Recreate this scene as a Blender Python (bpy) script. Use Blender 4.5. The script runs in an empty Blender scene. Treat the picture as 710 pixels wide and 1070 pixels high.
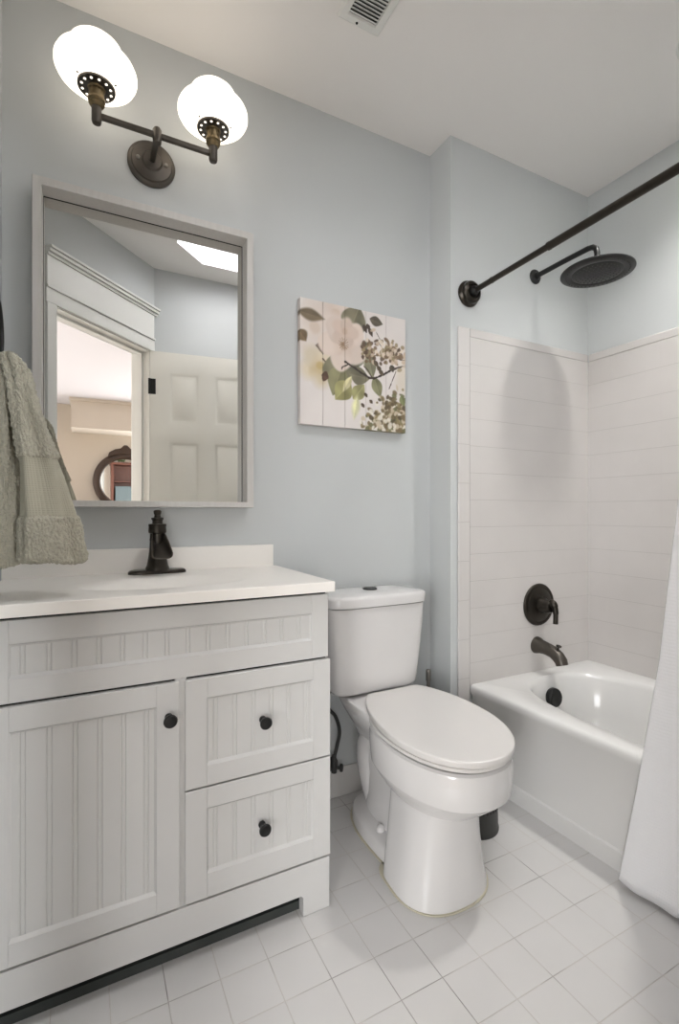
import bpy, bmesh, math, random
import numpy as np
from mathutils import Vector, Matrix
random.seed(7)
PI = math.pi
S = bpy.context.scene
C = S.collection

# ------------------------------------------------------------------ camera, world, lights, exposure
cam_d = bpy.data.cameras.new('camera')
cam = bpy.data.objects.new('camera', cam_d); C.objects.link(cam)
cam.location = (0, 0, 1.04)
cam.rotation_euler = (PI/2, 0, -math.radians(27.343))
cam_d.sensor_fit = 'HORIZONTAL'; cam_d.sensor_width = 36
cam_d.lens = 510.8/710*36
cam_d.shift_y = 1.17/710
cam_d.clip_start = 0.02
S.camera = cam
w = bpy.data.worlds.new('world'); S.world = w; w.use_nodes = True
w.node_tree.nodes['Background'].inputs[0].default_value = (.75, .83, 1, 1)
w.node_tree.nodes['Background'].inputs[1].default_value = .5
S.view_settings.view_transform = 'Standard'; S.view_settings.look = 'None'
S.view_settings.gamma = 1; S.view_settings.use_curve_mapping = False
S.view_settings.exposure = 0.0
GLOBE_E, DOWN_E, SKY_E = 1.7, 400.0, 11.0

def area(name, loc, target, sx, sy, power, col):
    d = bpy.data.lights.new(name, 'AREA'); d.shape = 'RECTANGLE'; d.size = sx; d.size_y = sy
    d.energy = power; d.color = col
    o = bpy.data.objects.new(name, d); C.objects.link(o); o.location = loc
    o.rotation_euler = (Vector(target)-Vector(loc)).to_track_quat('-Z', 'Y').to_euler()
    return o
# added fill lamps in the bedroom's unseen parts, shining through the doorway
area('bedroom_side_fill', (-2.15, -0.95, 1.1), (0.2, 0.2, 1.0), 1.9, 1.9, 125, (.96, .98, 1))
area('bedroom_far_fill', (-1.25, -3.9, 1.1), (0.2, 0.2, 1.0), 1.3, 1.9, 70, (.95, .975, 1))
area('bedroom_corner_fill', (1.5, -3.9, 1.25), (0.1, 0.3, 1.0), .9, 1.9, 170, (.95, .975, 1))

# ------------------------------------------------------------------ helpers: materials
def lin(c):
    return tuple(((v/255)/12.92 if v/255 <= .04045 else ((v/255+.055)/1.055)**2.4) for v in c)
def mat(name, col, rough=.5, metal=0., coat=0., bump=None, var=None, emit=None, spec=None):
    """procedural principled material. bump=(scale,strength,distance); var=(scale, amount) tone variation"""
    m = bpy.data.materials.new(name); m.use_nodes = True
    nt = m.node_tree; b = nt.nodes['Principled BSDF']; L = nt.links
    c = lin(col)
    b.inputs['Base Color'].default_value = (*c, 1)
    b.inputs['Roughness'].default_value = rough; b.inputs['Metallic'].default_value = metal
    b.inputs['Coat Weight'].default_value = coat
    if spec is not None: b.inputs['Specular IOR Level'].default_value = spec
    tc = nt.nodes.new('ShaderNodeTexCoord')
    if var:
        n = nt.nodes.new('ShaderNodeTexNoise'); n.inputs['Scale'].default_value = var[0]; n.inputs['Detail'].default_value = 4
        L.new(tc.outputs['Object'], n.inputs['Vector'])
        mx = nt.nodes.new('ShaderNodeMix'); mx.data_type = 'RGBA'
        mx.inputs[6].default_value = (*[v*(1-var[1]) for v in c], 1)
        mx.inputs[7].default_value = (*[min(1, v*(1+var[1])) for v in c], 1)
        L.new(n.outputs['Fac'], mx.inputs[0]); L.new(mx.outputs[2], b.inputs['Base Color'])
    if bump:
        n2 = nt.nodes.new('ShaderNodeTexNoise'); n2.inputs['Scale'].default_value = bump[0]; n2.inputs['Detail'].default_value = 3
        L.new(tc.outputs['Object'], n2.inputs['Vector'])
        bp = nt.nodes.new('ShaderNodeBump'); bp.inputs['Strength'].default_value = bump[1]; bp.inputs['Distance'].default_value = bump[2]
        L.new(n2.outputs['Fac'], bp.inputs['Height']); L.new(bp.outputs[0], b.inputs['Normal'])
    if emit:
        b.inputs['Emission Color'].default_value = (*lin(emit[0]), 1); b.inputs['Emission Strength'].default_value = emit[1]
    return m
def node(nt, typ, **kw):
    n = nt.nodes.new(typ)
    for k, v in kw.items(): setattr(n, k, v)
    return n
def mth(nt, op, a, b=None, c=None):
    n = nt.nodes.new('ShaderNodeMath'); n.operation = op
    for i, v in enumerate((a, b, c)):
        if v is None: continue
        if isinstance(v, (int, float)): n.inputs[i].default_value = v
        else: nt.links.new(v, n.inputs[i])
    return n.outputs[0]
def tile_mat(name, col, grout, axes, pitch, org, gw, rough, dark=None, fade=(1, 1), coat=0.3):
    """tiles from world position: axes e.g. 'xy'; grout lines gw wide; fade = strength of each family of lines"""
    m = mat(name, col, rough, coat=coat); nt = m.node_tree; b = nt.nodes['Principled BSDF']; L = nt.links
    g = node(nt, 'ShaderNodeNewGeometry'); sp = node(nt, 'ShaderNodeSeparateXYZ'); L.new(g.outputs['Position'], sp.inputs[0])
    ds = []
    for i, ax in enumerate(axes):
        v = mth(nt, 'DIVIDE', mth(nt, 'SUBTRACT', sp.outputs['XYZ'.index(ax.upper())], org[i]), pitch[i])
        f = mth(nt, 'FRACT', v)
        d = mth(nt, 'MULTIPLY', mth(nt, 'MINIMUM', f, mth(nt, 'SUBTRACT', 1.0, f)), pitch[i])   # metres to the joint
        k = mth(nt, 'SUBTRACT', 1.0, mth(nt, 'SMOOTH_MIN', mth(nt, 'DIVIDE', d, gw), 1.0, 0.3))
        k = mth(nt, 'MULTIPLY', mth(nt, 'MAXIMUM', k, 0.0), fade[i]); ds.append(k)
    line = mth(nt, 'MAXIMUM', ds[0], ds[1])
    # a few joints are dirtier than others: noise stretched over world position
    n = node(nt, 'ShaderNodeTexNoise'); n.inputs['Scale'].default_value = 5; n.inputs['Detail'].default_value = 2
    L.new(g.outputs['Position'], n.inputs['Vector'])
    rp = node(nt, 'ShaderNodeValToRGB'); rp.color_ramp.elements[0].position = .50; rp.color_ramp.elements[1].position = .68
    rp.color_ramp.elements[0].color = (*lin(grout), 1); rp.color_ramp.elements[1].color = (*lin(dark or grout), 1)
    L.new(n.outputs['Fac'], rp.inputs[0])
    n2 = node(nt, 'ShaderNodeTexNoise'); n2.inputs['Scale'].default_value = 9; L.new(g.outputs['Position'], n2.inputs['Vector'])
    tv = node(nt, 'ShaderNodeMix', data_type='RGBA'); c = lin(col)
    tv.inputs[6].default_value = (*[v*.965 for v in c], 1); tv.inputs[7].default_value = (*[min(1, v*1.03) for v in c], 1)
    L.new(n2.outputs['Fac'], tv.inputs[0])
    mx = node(nt, 'ShaderNodeMix', data_type='RGBA')
    L.new(line, mx.inputs[0]); L.new(tv.outputs[2], mx.inputs[6]); L.new(rp.outputs[0], mx.inputs[7])
    L.new(mx.outputs[2], b.inputs['Base Color'])
    bp = node(nt, 'ShaderNodeBump'); bp.inputs['Strength'].default_value = .5; bp.inputs['Distance'].default_value = .0015
    L.new(mth(nt, 'SUBTRACT', 1.0, line), bp.inputs['Height']); L.new(bp.outputs[0], b.inputs['Normal'])
    rr = node(nt, 'ShaderNodeMix', data_type='FLOAT'); L.new(line, rr.inputs[0]); rr.inputs[2].default_value = rough; rr.inputs[3].default_value = .8
    L.new(rr.outputs[0], b.inputs['Roughness'])
    return m
def grain_mat(name, col, scale=(3, 60, 60), amt=.12, rough=.6):
    m = mat(name, col, rough); nt = m.node_tree; b = nt.nodes['Principled BSDF']; L = nt.links
    tc = node(nt, 'ShaderNodeTexCoord'); mp = node(nt, 'ShaderNodeMapping'); mp.inputs['Scale'].default_value = scale
    L.new(tc.outputs['Object'], mp.inputs[0])
    n = node(nt, 'ShaderNodeTexNoise'); n.inputs['Scale'].default_value = 3; n.inputs['Detail'].default_value = 5
    L.new(mp.outputs[0], n.inputs['Vector'])
    c = lin(col); mx = node(nt, 'ShaderNodeMix', data_type='RGBA')
    mx.inputs[6].default_value = (*[v*(1-amt) for v in c], 1); mx.inputs[7].default_value = (*[min(1, v*(1+amt)) for v in c], 1)
    L.new(n.outputs['Fac'], mx.inputs[0]); L.new(mx.outputs[2], b.inputs['Base Color'])
    bp = node(nt, 'ShaderNodeBump'); bp.inputs['Strength'].default_value = .15; bp.inputs['Distance'].default_value = .001
    L.new(n.outputs['Fac'], bp.inputs['Height']); L.new(bp.outputs[0], b.inputs['Normal'])
    return m

M = {}
M['wall'] = mat('blue_grey_wall_paint', (200, 203, 203), .7, bump=(220, .06, .001), var=(1.5, .015))
M['ceil'] = mat('ceiling_paint', (240, 237, 234), .8, bump=(160, .08, .001))
M['trimw'] = mat('white_trim_paint', (228, 228, 224), .4)
M['doorw'] = mat('cream_door_paint', (236, 233, 224), .4)
M['floor'] = tile_mat('white_floor_tile', (207, 205, 203), (196, 190, 184), 'xy', (.1108, .112), (.5973, 1.0904), .0016, .28, dark=(92, 86, 82))
M['surr'] = tile_mat('white_wall_tile', (208, 204, 201), (168, 163, 159), 'xz', (.2135, .1065), (1.387, .452), .0016, .2, fade=(.25, .9))
M['surr_y'] = tile_mat('white_wall_tile_long', (208, 204, 201), (168, 163, 159), 'yz', (.2135, .1065), (1.36, .452), .0016, .2, fade=(.25, .9))
M['bull'] = tile_mat('bullnose_tile', (211, 207, 204), (168, 163, 159), 'xz', (3.0, .152), (-1.0, .092), .0016, .2, fade=(0, .9))
M['basetile'] = tile_mat('base_tile', (214, 212, 209), (196, 190, 184), 'xz', (.1108, 3), (.5973, -1), .0016, .25, fade=(.7, 0))
M['vanity'] = mat('grey_cabinet_paint', (208, 207, 205), .42, var=(14, .02), bump=(60, .04, .001))
M['toe'] = mat('dark_toe_kick', (58, 62, 60), .6, var=(20, .2))
M['counter'] = mat('cultured_marble', (243, 239, 233), .35, coat=.1, var=(6, .01))
M['ceramic'] = mat('white_ceramic', (220, 218, 217), .12, coat=.5)
M['caulk'] = mat('aged_caulk', (198, 192, 172), .6, var=(20, .08))
M['seatp'] = mat('white_seat_plastic', (218, 215, 212), .25)
M['tub'] = mat('white_tub_acrylic', (222, 221, 219), .16, coat=.4)
M['bronze'] = mat('oil_rubbed_bronze', (60, 56, 51), .3, metal=.85, var=(30, .25))
M['bronze2'] = mat('brushed_bronze', (88, 83, 77), .38, metal=.8, var=(40, .2))
M['brass'] = mat('aged_brass', (128, 112, 84), .35, metal=.85, var=(40, .2))
M['black'] = mat('black_metal', (38, 38, 38), .35, metal=.5)
M['blackp'] = mat('black_plastic', (58, 58, 56), .45, var=(30, .1))
M['gap'] = mat('painted_gap_shade', (30, 29, 27), .9)  # near-black colour standing in for shade inside gaps
M['chrome'] = mat('brushed_steel', (150, 146, 140), .28, metal=1, var=(20, .1))
M['globe'] = mat('white_opal_glass', (250, 248, 244), .3, emit=((255, 243, 226), GLOBE_E))
M['glass'] = mat('mirror_silver', (232, 231, 228), .0, metal=1)
M['frame'] = grain_mat('washed_grey_wood', (204, 201, 197), (40, 40, 3), .09)
M['curtain'] = mat('white_waffle_cotton', (246, 246, 248), .85)
M['bed_ceiling'] = mat('bedroom_ceiling_paint', (206, 203, 207), .8)
M['bed_wall'] = mat('beige_wall_paint', (208, 199, 187), .8)
M['bed_ceil'] = mat('white_ceiling_paint', (232, 230, 234), .8)
M['carpet'] = mat('beige_carpet', (176, 160, 142), .95, bump=(300, .3, .002))
M['walnut'] = grain_mat('dark_carved_wood', (64, 48, 38), (8, 8, 40), .3, .4)
M['redwood'] = grain_mat('red_brown_wood', (104, 56, 38), (8, 8, 3), .25, .45)
M['teal'] = mat('blue_grey_box', (112, 128, 134), .6, var=(10, .05))
M['leaf'] = mat('ivy_leaf', (96, 118, 66), .5, var=(12, .3))
M['pot'] = mat('pale_pot', (200, 196, 186), .5)
M['downlight'] = mat('lit_diffuser', (250, 250, 248), .4, emit=((252, 250, 246), DOWN_E))
M['sky'] = mat('skylight_glazing', (240, 246, 250), .4, emit=((250, 250, 252), SKY_E))
# waffle weave on the curtain
def waffle(m, s=.006):
    nt = m.node_tree; b = nt.nodes['Principled BSDF']; L = nt.links
    uv = node(nt, 'ShaderNodeUVMap'); sp = node(nt, 'ShaderNodeSeparateXYZ'); L.new(uv.outputs[0], sp.inputs[0])
    a = mth(nt, 'ABSOLUTE', mth(nt, 'SINE', mth(nt, 'MULTIPLY', sp.outputs[0], PI/s)))
    c = mth(nt, 'ABSOLUTE', mth(nt, 'SINE', mth(nt, 'MULTIPLY', sp.outputs[1], PI/s)))
    h = mth(nt, 'MULTIPLY', a, c)
    bp = node(nt, 'ShaderNodeBump'); bp.inputs['Strength'].default_value = .5; bp.inputs['Distance'].default_value = .0012
    L.new(h, bp.inputs['Height']); L.new(bp.outputs[0], b.inputs['Normal'])
waffle(M['curtain'], .009)
def towel_mat(name, col, scale, strength):
    m = mat(name, col, .95, bump=(scale, strength, .004), var=(210, .26)); return m
M['terry'] = towel_mat('sage_terry', (190, 186, 170), 260, 1.0)
M['dobby'] = mat('sage_dobby_weave', (180, 176, 159), .9)
waffle(M['dobby'], .0045)

# ------------------------------------------------------------------ helpers: objects
def obj(name, bm, m, parent=None, smooth=35, bevel=0, seg=2):
    me = bpy.data.meshes.new(name)
    bmesh.ops.remove_doubles(bm, verts=bm.verts, dist=1e-6)
    bmesh.ops.recalc_face_normals(bm, faces=bm.faces)
    off = Vector((0, 0, 0)); p = parent
    while p is not None:
        off += p.location; p = p.parent
    if off.length: bmesh.ops.translate(bm, verts=bm.verts, vec=-off)
    bm.to_mesh(me); bm.free()
    o = bpy.data.objects.new(name, me); C.objects.link(o)
    for x in (m if isinstance(m, (list, tuple)) else [m]): me.materials.append(x)
    if parent: o.parent = parent
    for p in me.polygons: p.use_smooth = True
    me.set_sharp_from_angle(angle=math.radians(smooth))
    if bevel:
        b = o.modifiers.new('bevel', 'BEVEL'); b.width = bevel; b.segments = seg; b.limit_method = 'ANGLE'; b.angle_limit = math.radians(30); b.harden_normals = True
    return o
def thing(name, label, cat, loc, group=None):
    o = bpy.data.objects.new(name, None); C.objects.link(o); o.location = loc; o.empty_display_size = .05
    o['label'] = label; o['category'] = cat
    if group: o['group'] = group
    return o
def tag(o, label, cat, group=None):
    o['label'] = label; o['category'] = cat
    if group: o['group'] = group
    return o
def struct(name, bm, m, parent=None, **k):
    o = obj(name, bm, m, parent, **k)
    if not parent: o['kind'] = 'structure'
    return o
def BM(): return bmesh.new()
def box(bm, x0, x1, y0, y1, z0, z1, mtx=None, mi=0):
    v = [bm.verts.new((x, y, z)) for z in (z0, z1) for y in (y0, y1) for x in (x0, x1)]
    if mtx:
        for q in v: q.co = mtx @ q.co
    for f in ((0, 2, 3, 1), (4, 5, 7, 6), (0, 1, 5, 4), (2, 6, 7, 3), (0, 4, 6, 2), (1, 3, 7, 5)):
        bm.faces.new([v[i] for i in f]).material_index = mi
    return bm
def loft(bm, rings, cap0=True, cap1=True, closed=True, mi=0):
    """rings: list of equally long point lists"""
    vs = [[bm.verts.new(p) for p in r] for r in rings]
    n = len(rings[0])
    for a, b in zip(vs, vs[1:]):
        for i in range(n if closed else n-1):
            j = (i+1) % n
            bm.faces.new((a[i], a[j], b[j], b[i])).material_index = mi
    if cap0: bm.faces.new(vs[0][::-1]).material_index = mi
    if cap1: bm.faces.new(vs[-1]).material_index = mi
    return vs
def axis_mtx(origin, axis, up=(0, 0, 1)):
    z = Vector(axis).normalized(); u = Vector(up)
    if abs(z.dot(u)) > .99: u = Vector((0, 1, 0))
    x = u.cross(z).normalized(); y = z.cross(x)
    m = Matrix((x, y, z)).transposed().to_4x4(); m.translation = Vector(origin); return m
def lathe(bm, prof, origin, axis=(0, 0, 1), n=32, cap0=True, cap1=True, mi=0):
    """prof: (r, h) along axis"""
    m = axis_mtx(origin, axis)
    rings = [[m @ Vector((max(r, 1e-4)*math.cos(2*PI*i/n), max(r, 1e-4)*math.sin(2*PI*i/n), h)) for i in range(n)] for r, h in prof]
    loft(bm, rings, cap0, cap1, mi=mi); return bm
def spline(pts, n=8):
    P = [Vector(p) for p in pts]; out = []
    for i in range(len(P)-1):
        p0 = P[max(i-1, 0)]; p1 = P[i]; p2 = P[i+1]; p3 = P[min(i+2, len(P)-1)]
        for k in range(n):
            t = k/n
            out.append(.5*((2*p1)+(p2-p0)*t+(2*p0-5*p1+4*p2-p3)*t*t+(3*p1-p0-3*p2+p3)*t**3))
    out.append(P[-1]); return out
def tube(bm, path, r, n=14, closed=False, mi=0):
    path = [Vector(p) for p in path]; N = len(path); rings = []
    R = r if isinstance(r, (list, tuple)) else [r]*N
    t0 = None; nrm = None
    for i in range(N):
        a = path[i-1] if (i or closed) else path[i]; b = path[(i+1) % N] if (i < N-1 or closed) else path[i]
        t = (b-a).normalized()
        if nrm is None:
            u = Vector((0, 0, 1)) if abs(t.z) < .9 else Vector((1, 0, 0)); nrm = (u-t*u.dot(t)).normalized()
        else:
            nrm = (nrm-t*nrm.dot(t)).normalized()
        bn = t.cross(nrm)
        rings.append([path[i]+R[i]*(math.cos(2*PI*k/n)*nrm+math.sin(2*PI*k/n)*bn) for k in range(n)])
    if closed: loft(bm, rings+[rings[0]], False, False)
    else: loft(bm, rings, mi=mi)
    return bm
def prism(bm, poly, z0, z1):
    loft(bm, [[(x, y, z0) for x, y in poly], [(x, y, z1) for x, y in poly]]); return bm
def superell(cx, cy, a, b, z, n=48, e=2.6):
    out = []
    for i in range(n):
        t = 2*PI*i/n; c, s = math.cos(t), math.sin(t)
        out.append(Vector((cx+a*math.copysign(abs(c)**(2/e), c), cy+b*math.copysign(abs(s)**(2/e), s), z)))
    return out

# ------------------------------------------------------------------ the setting
CEIL = 2.494; XL = -.205; YB = 1.60; YS = 1.474; XC = 1.243; XR = 2.05; YR = .105
bm = BM(); box(bm, -2.3, 2.6, -4.1, 1.75, -.1, 0); fl = None
# bathroom floor follows the room: up to the threshold under the door
bm.free()
bm = BM(); prism(bm, [(XL-.1, .61), (.31, .06), (XR+.1, .06), (XR+.1, YB+.1), (XL-.1, YB+.1)], -.08, 0); struct('floor', bm, M['floor'])
bm = BM(); prism(bm, [(-2.3, .66), (-2.3, -4.1), (2.6, -4.1), (2.6, .06), (.31, .06), (XL-.1, .61)], -.08, -.002); struct('floor_bedroom', bm, M['carpet'])
bm = BM(); box(bm, XL-.1, XC, YB, YB+.1, 0, CEIL); struct('wall_back', bm, M['wall'])
bm = BM(); box(bm, XC, XR+.1, YS, YB+.1, 0, CEIL); struct('wall_shower', bm, M['wall'])
bm = BM(); box(bm, XR, XR+.1, .0, YS, 0, CEIL); struct('wall_right', bm, M['wall'])
bm = BM(); box(bm, XL-.1, XL, .665, YB, 0, CEIL); struct('wall_left', bm, M['wall'])
bm = BM(); box(bm, .30, XR, .02, YR, 0, CEIL); struct('wall_rear', bm, M['wall'])
# ceiling with the skylight opening
SK = [(.60, .285), (1.15, .285), (1.15, .78), (.43, .78), (.43, .455)]
CANH = [(1.70+.081*math.cos(2*PI*k/24), .79+.081*math.sin(2*PI*k/24)) for k in range(24)]
def ring_plate(bm, outer, inners, z0, z1):
    for z in (z0, z1):
        vo = [bm.verts.new((*p, z)) for p in outer]; ed = [bm.edges.new((vo[i], vo[(i+1) % len(vo)])) for i in range(len(vo))]
        for inner in inners:
            vi = [bm.verts.new((*p, z)) for p in inner]; ed += [bm.edges.new((vi[i], vi[(i+1) % len(vi)])) for i in range(len(vi))]
        bmesh.ops.triangle_fill(bm, edges=ed, use_beauty=True)
bm = BM(); ring_plate(bm, [(XL-.1, -.05), (XR+.1, -.05), (XR+.1, YB+.1), (XL-.1, YB+.1)], [SK, CANH], CEIL, CEIL+.02); struct('ceiling', bm, M['ceil'])
bm = BM(); loft(bm, [[(x, y, CEIL+.001) for x, y in SK], [(x, y, CEIL+.20) for x, y in SK]], False, False); struct('ceiling_skylight_shaft', bm, M['bed_ceil'])
# diagonal wall with the door opening (local s along the wall from the rear corner, d through it)
DG = Matrix(((-math.sqrt(.5), -math.sqrt(.5), 0, .345), (math.sqrt(.5), -math.sqrt(.5), 0, .115), (0, 0, 1, 0), (0, 0, 0, 1)))
S0, S1, SL, TH, DH = .03, .67, .778, .115, 1.985
bm = BM(); box(bm, -.05, S0-.018, 0, TH, 0, CEIL, DG); box(bm, S1+.018, SL+.05, 0, TH, 0, CEIL, DG); box(bm, S0-.018, S1+.018, 0, TH, DH+.018, CEIL, DG)
struct('wall_diagonal', bm, M['wall'])
bm = BM(); box(bm, S0-.018, S0, -.004, TH+.004, 0, DH, DG); box(bm, S1, S1+.018, -.004, TH+.004, 0, DH, DG); box(bm, S0-.018, S1+.018, -.004, TH+.004, DH, DH+.018, DG)
box(bm, S0, S0+.011, .045, .08, 0, DH, DG); box(bm, S1-.011, S1, .045, .08, 0, DH, DG); box(bm, S0, S1, .045, .08, DH-.011, DH, DG)
struct('trim_1', bm, M['trimw'], bevel=.002)
bm = BM(); box(bm, .002, S0-.006, -.018, 0, 0, DH+.006, DG); box(bm, S1+.006, SL-.05, -.018, 0, 0, DH+.006, DG)
box(bm, .002, SL-.045, -.018, 0, DH+.006, DH+.07, DG); box(bm, .002, SL-.045, -.026, 0, DH+.07, DH+.082, DG)
box(bm, .008, SL-.047, -.02, 0, DH+.082, DH+.215, DG)
for k, (d, z0, z1) in enumerate(((.028, .215, .228), (.04, .228, .243), (.05, .243, .255))): box(bm, -.012, SL-.045, -d, 0, DH+z0, DH+z1, DG)
struct('trim_2', bm, M['trimw'], bevel=.003)
bm = BM(); box(bm, S0-.06, S0-.006, TH, TH+.018, 0, DH+.07, DG); box(bm, S1+.006, S1+.07, TH, TH+.018, 0, DH+.07, DG); box(bm, S0-.06, S1+.07, TH, TH+.018, DH+.006, DH+.07, DG)
struct('trim_3', bm, M['trimw'], bevel=.003)
# tile surround around the tub, its bullnose edges, tile baseboard
TZ0, TZ1 = .362, 1.765
bm = BM(); box(bm, 1.334, XR-.008, YS-.008, YS, TZ0, 1.73); struct('wall_tile_surround', bm, M['surr'])
bm = BM(); box(bm, XR-.008, XR, .13, YS, TZ0, 1.73); struct('wall_tile_long', bm, M['surr_y'])
bm = BM(); box(bm, 1.2756, 1.334, YS-.009, YS, 0, TZ1); struct('trim_4', bm, M['bull'], bevel=.004)
bm = BM(); box(bm, 1.335, XR-.009, YS-.0083, YS, 1.7305, TZ1); struct('trim_5', bm, M['surr'], bevel=.003)
bm = BM(); box(bm, XR-.0083, XR, .13, YS-.009, 1.7305, TZ1); struct('trim_6', bm, M['surr_y'], bevel=.004)
bm = BM(); box(bm, .574, XC, YB-.009, YB, 0, .108); struct('baseboard_back', bm, M['basetile'], bevel=.004)
bm = BM(); box(bm, XC-.009, XC, YS, YB-.009, 0, .108); struct('baseboard_side', bm, M['basetile'], bevel=.004)
# bedroom shell seen through the doorway in the mirror
BC = 2.44
bm = BM(); box(bm, -2.3, 2.6, -4.1, -4.0, 0, BC); struct('wall_bedroom_far', bm, M['bed_wall'])
bm = BM(); box(bm, -2.3, -2.2, -4.0, .66, 0, BC); struct('wall_bedroom_left', bm, M['bed_wall'])
bm = BM(); box(bm, 2.5, 2.6, -4.0, .0, 0, BC); struct('wall_bedroom_right', bm, M['bed_wall'])
bm = BM(); box(bm, .30, 2.5, 0, .019, 0, BC); struct('wall_bedroom_near', bm, M['bed_wall'])
bm = BM(); box(bm, -2.2, XL-.08, .56, .66, 0, BC); struct('wall_bedroom_entry', bm, M['bed_wall'])
bm = BM(); prism(bm, [(-2.3, .66), (-2.3, -4.1), (2.6, -4.1), (2.6, .02), (.31, .02), (XL-.1, .56), (XL-.1, .66)], BC, BC+.04); struct('ceiling_bedroom', bm, M['bed_ceiling'])
bm = BM(); box(bm, -.17, 2.5, -4.0, -3.55, 2.08, 2.405); box(bm, -.19, 2.5, -4.0, -3.52, 2.405, BC); struct('trim_7', bm, M['bed_wall'])
# the open six-panel door, swung back in front of the rear wall
def panel_slab(bm, W, Hh, T, xs, zs, mtx):
    """slab in local x,z with front at y=0 (towards -y => flipped by mtx); xs/zs: cut lists, odd cells are panels"""
    for side in (0, 1):
        y = 0 if side == 0 else T; sg = 1 if side == 0 else -1
        for i in range(len(xs)-1):
            for j in range(len(zs)-1):
                x0, x1, z0, z1 = xs[i], xs[i+1], zs[j], zs[j+1]
                if i % 2 and j % 2:
                    rr = []
                    for ins, dp in ((0, 0), (.012, .007), (.022, .007), (.04, .001)):
                        rr.append([mtx @ Vector(q) for q in ((x0+ins, y+sg*dp, z0+ins), (x1-ins, y+sg*dp, z0+ins), (x1-ins, y+sg*dp, z1-ins), (x0+ins, y+sg*dp, z1-ins))])
                    loft(bm, rr, False, True)
                else:
                    bm.faces.new([bm.verts.new(mtx @ Vector(q)) for q in ((x0, y, z0), (x1, y, z0), (x1, y, z1), (x0, y, z1))])
    for a, b in (((0, 0), (W, 0)), ((W, 0), (W, Hh)), ((W, Hh), (0, Hh)), ((0, Hh), (0, 0))):
        bm.faces.new([bm.verts.new(mtx @ Vector(q)) for q in ((a[0], 0, a[1]), (b[0], 0, b[1]), (b[0], T, b[1]), (a[0], T, a[1]))])
ang = math.radians(7.5)
DM = Matrix.Translation((.328, .152, .012)) @ Matrix.Rotation(ang, 4, 'Z') @ Matrix.Scale(-1, 4, (0, 1, 0))
DW, DHh = .62, 1.975
root = bpy.data.objects.new('door_1', None); C.objects.link(root); root.location = (.328, .152, 0); root['kind'] = 'structure'
bm = BM(); panel_slab(bm, DW, DHh, .035, [0, .105, .275, .365, .535, DW], [0, .22, .80, .96, 1.45, 1.56, 1.86, DHh], DM)
struct('door_leaf', bm, M['doorw'], root)
for z in (.20, 1.02, 1.78):
    bm = BM(); lathe(bm, [(.0065, -.045), (.0065, .045)], (.3225, .1545, z), n=12); box(bm, -.001, .03, -.0015, .0, z-.045, z+.045, DM @ Matrix.Translation((0, 0, -.012)))
    struct('hinge', bm, M['black'], root)
kp = DM @ Vector((DW-.06, 0, .93)); ka = (DM.to_3x3() @ Vector((0, -1, 0)))
bm = BM(); lathe(bm, [(.0, 0), (.03, 0), (.03, .006), (.012, .01), (.012, .03), (.026, .04), (.028, .052), (.018, .064), (0, .066)], kp, ka, 20); struct('door_knob', bm, M['black'], root)

# skylight glazing and downlight
t = thing('skylight', 'bright skylight let into the bathroom ceiling, seen in the mirror', 'skylight', (.8, .53, CEIL+.2))
bm = BM(); prism(bm, [(.62, .305), (1.13, .305), (1.13, .76), (.45, .76), (.45, .463)], CEIL+.19, CEIL+.2); obj('pane', bm, M['sky'], t)
bm = BM()
for a, b in zip(SK, SK[1:]+SK[:1]):
    tube(bm, [(a[0]*.985+.012, a[1]*.98+.01, CEIL+.185), (b[0]*.985+.012, b[1]*.98+.01, CEIL+.185)], .012, 6)
box(bm, .60, 1.14, .318, .352, CEIL+.150, CEIL+.185); obj('sash', bm, M['trimw'], t)
t = thing('ceiling_light', 'round recessed ceiling light above the bathtub', 'ceiling light', (1.70, .79, CEIL))
bm = BM(); lathe(bm, [(.080, .125), (.080, -.004), (.100, -.006), (.104, 0), (.082, .002), (.082, .127)], (1.70, .79, CEIL), cap0=False, cap1=False); obj('can', bm, M['trimw'], t)
bm = BM(); lathe(bm, [(.079, .112), (.06, .107), (0, .104)], (1.70, .79, CEIL), cap0=False); obj('diffuser', bm, M['downlight'], t)

# ------------------------------------------------------------------ vanity
VF, VL, VRt = 1.178, XL+.002, .570          # frame front plane, left, right
t = thing('bathroom_vanity', 'grey beadboard vanity cabinet with door and two drawers under white top', 'vanity', (.19, 1.37, 0))
bm = BM()
box(bm, VRt-.018, VRt, VF+.0, 1.586, 0.001, .834)            # right side panel
box(bm, VL, VL+.016, VF, 1.586, 0.001, .834)
box(bm, VL, VRt-.018, VF+.012, 1.58, .10, .118)               # bottom board
box(bm, VL, VRt-.018, 1.572, 1.586, .10, .834)               # back
box(bm, VL, VRt, VF+.03, VF+.05, .834-.02, .834)
box(bm, .180, .205, VF-.010, VF+.02, .12, .66)               # centre stile
obj('carcass', bm, M['vanity'], t, bevel=.0015)
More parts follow.
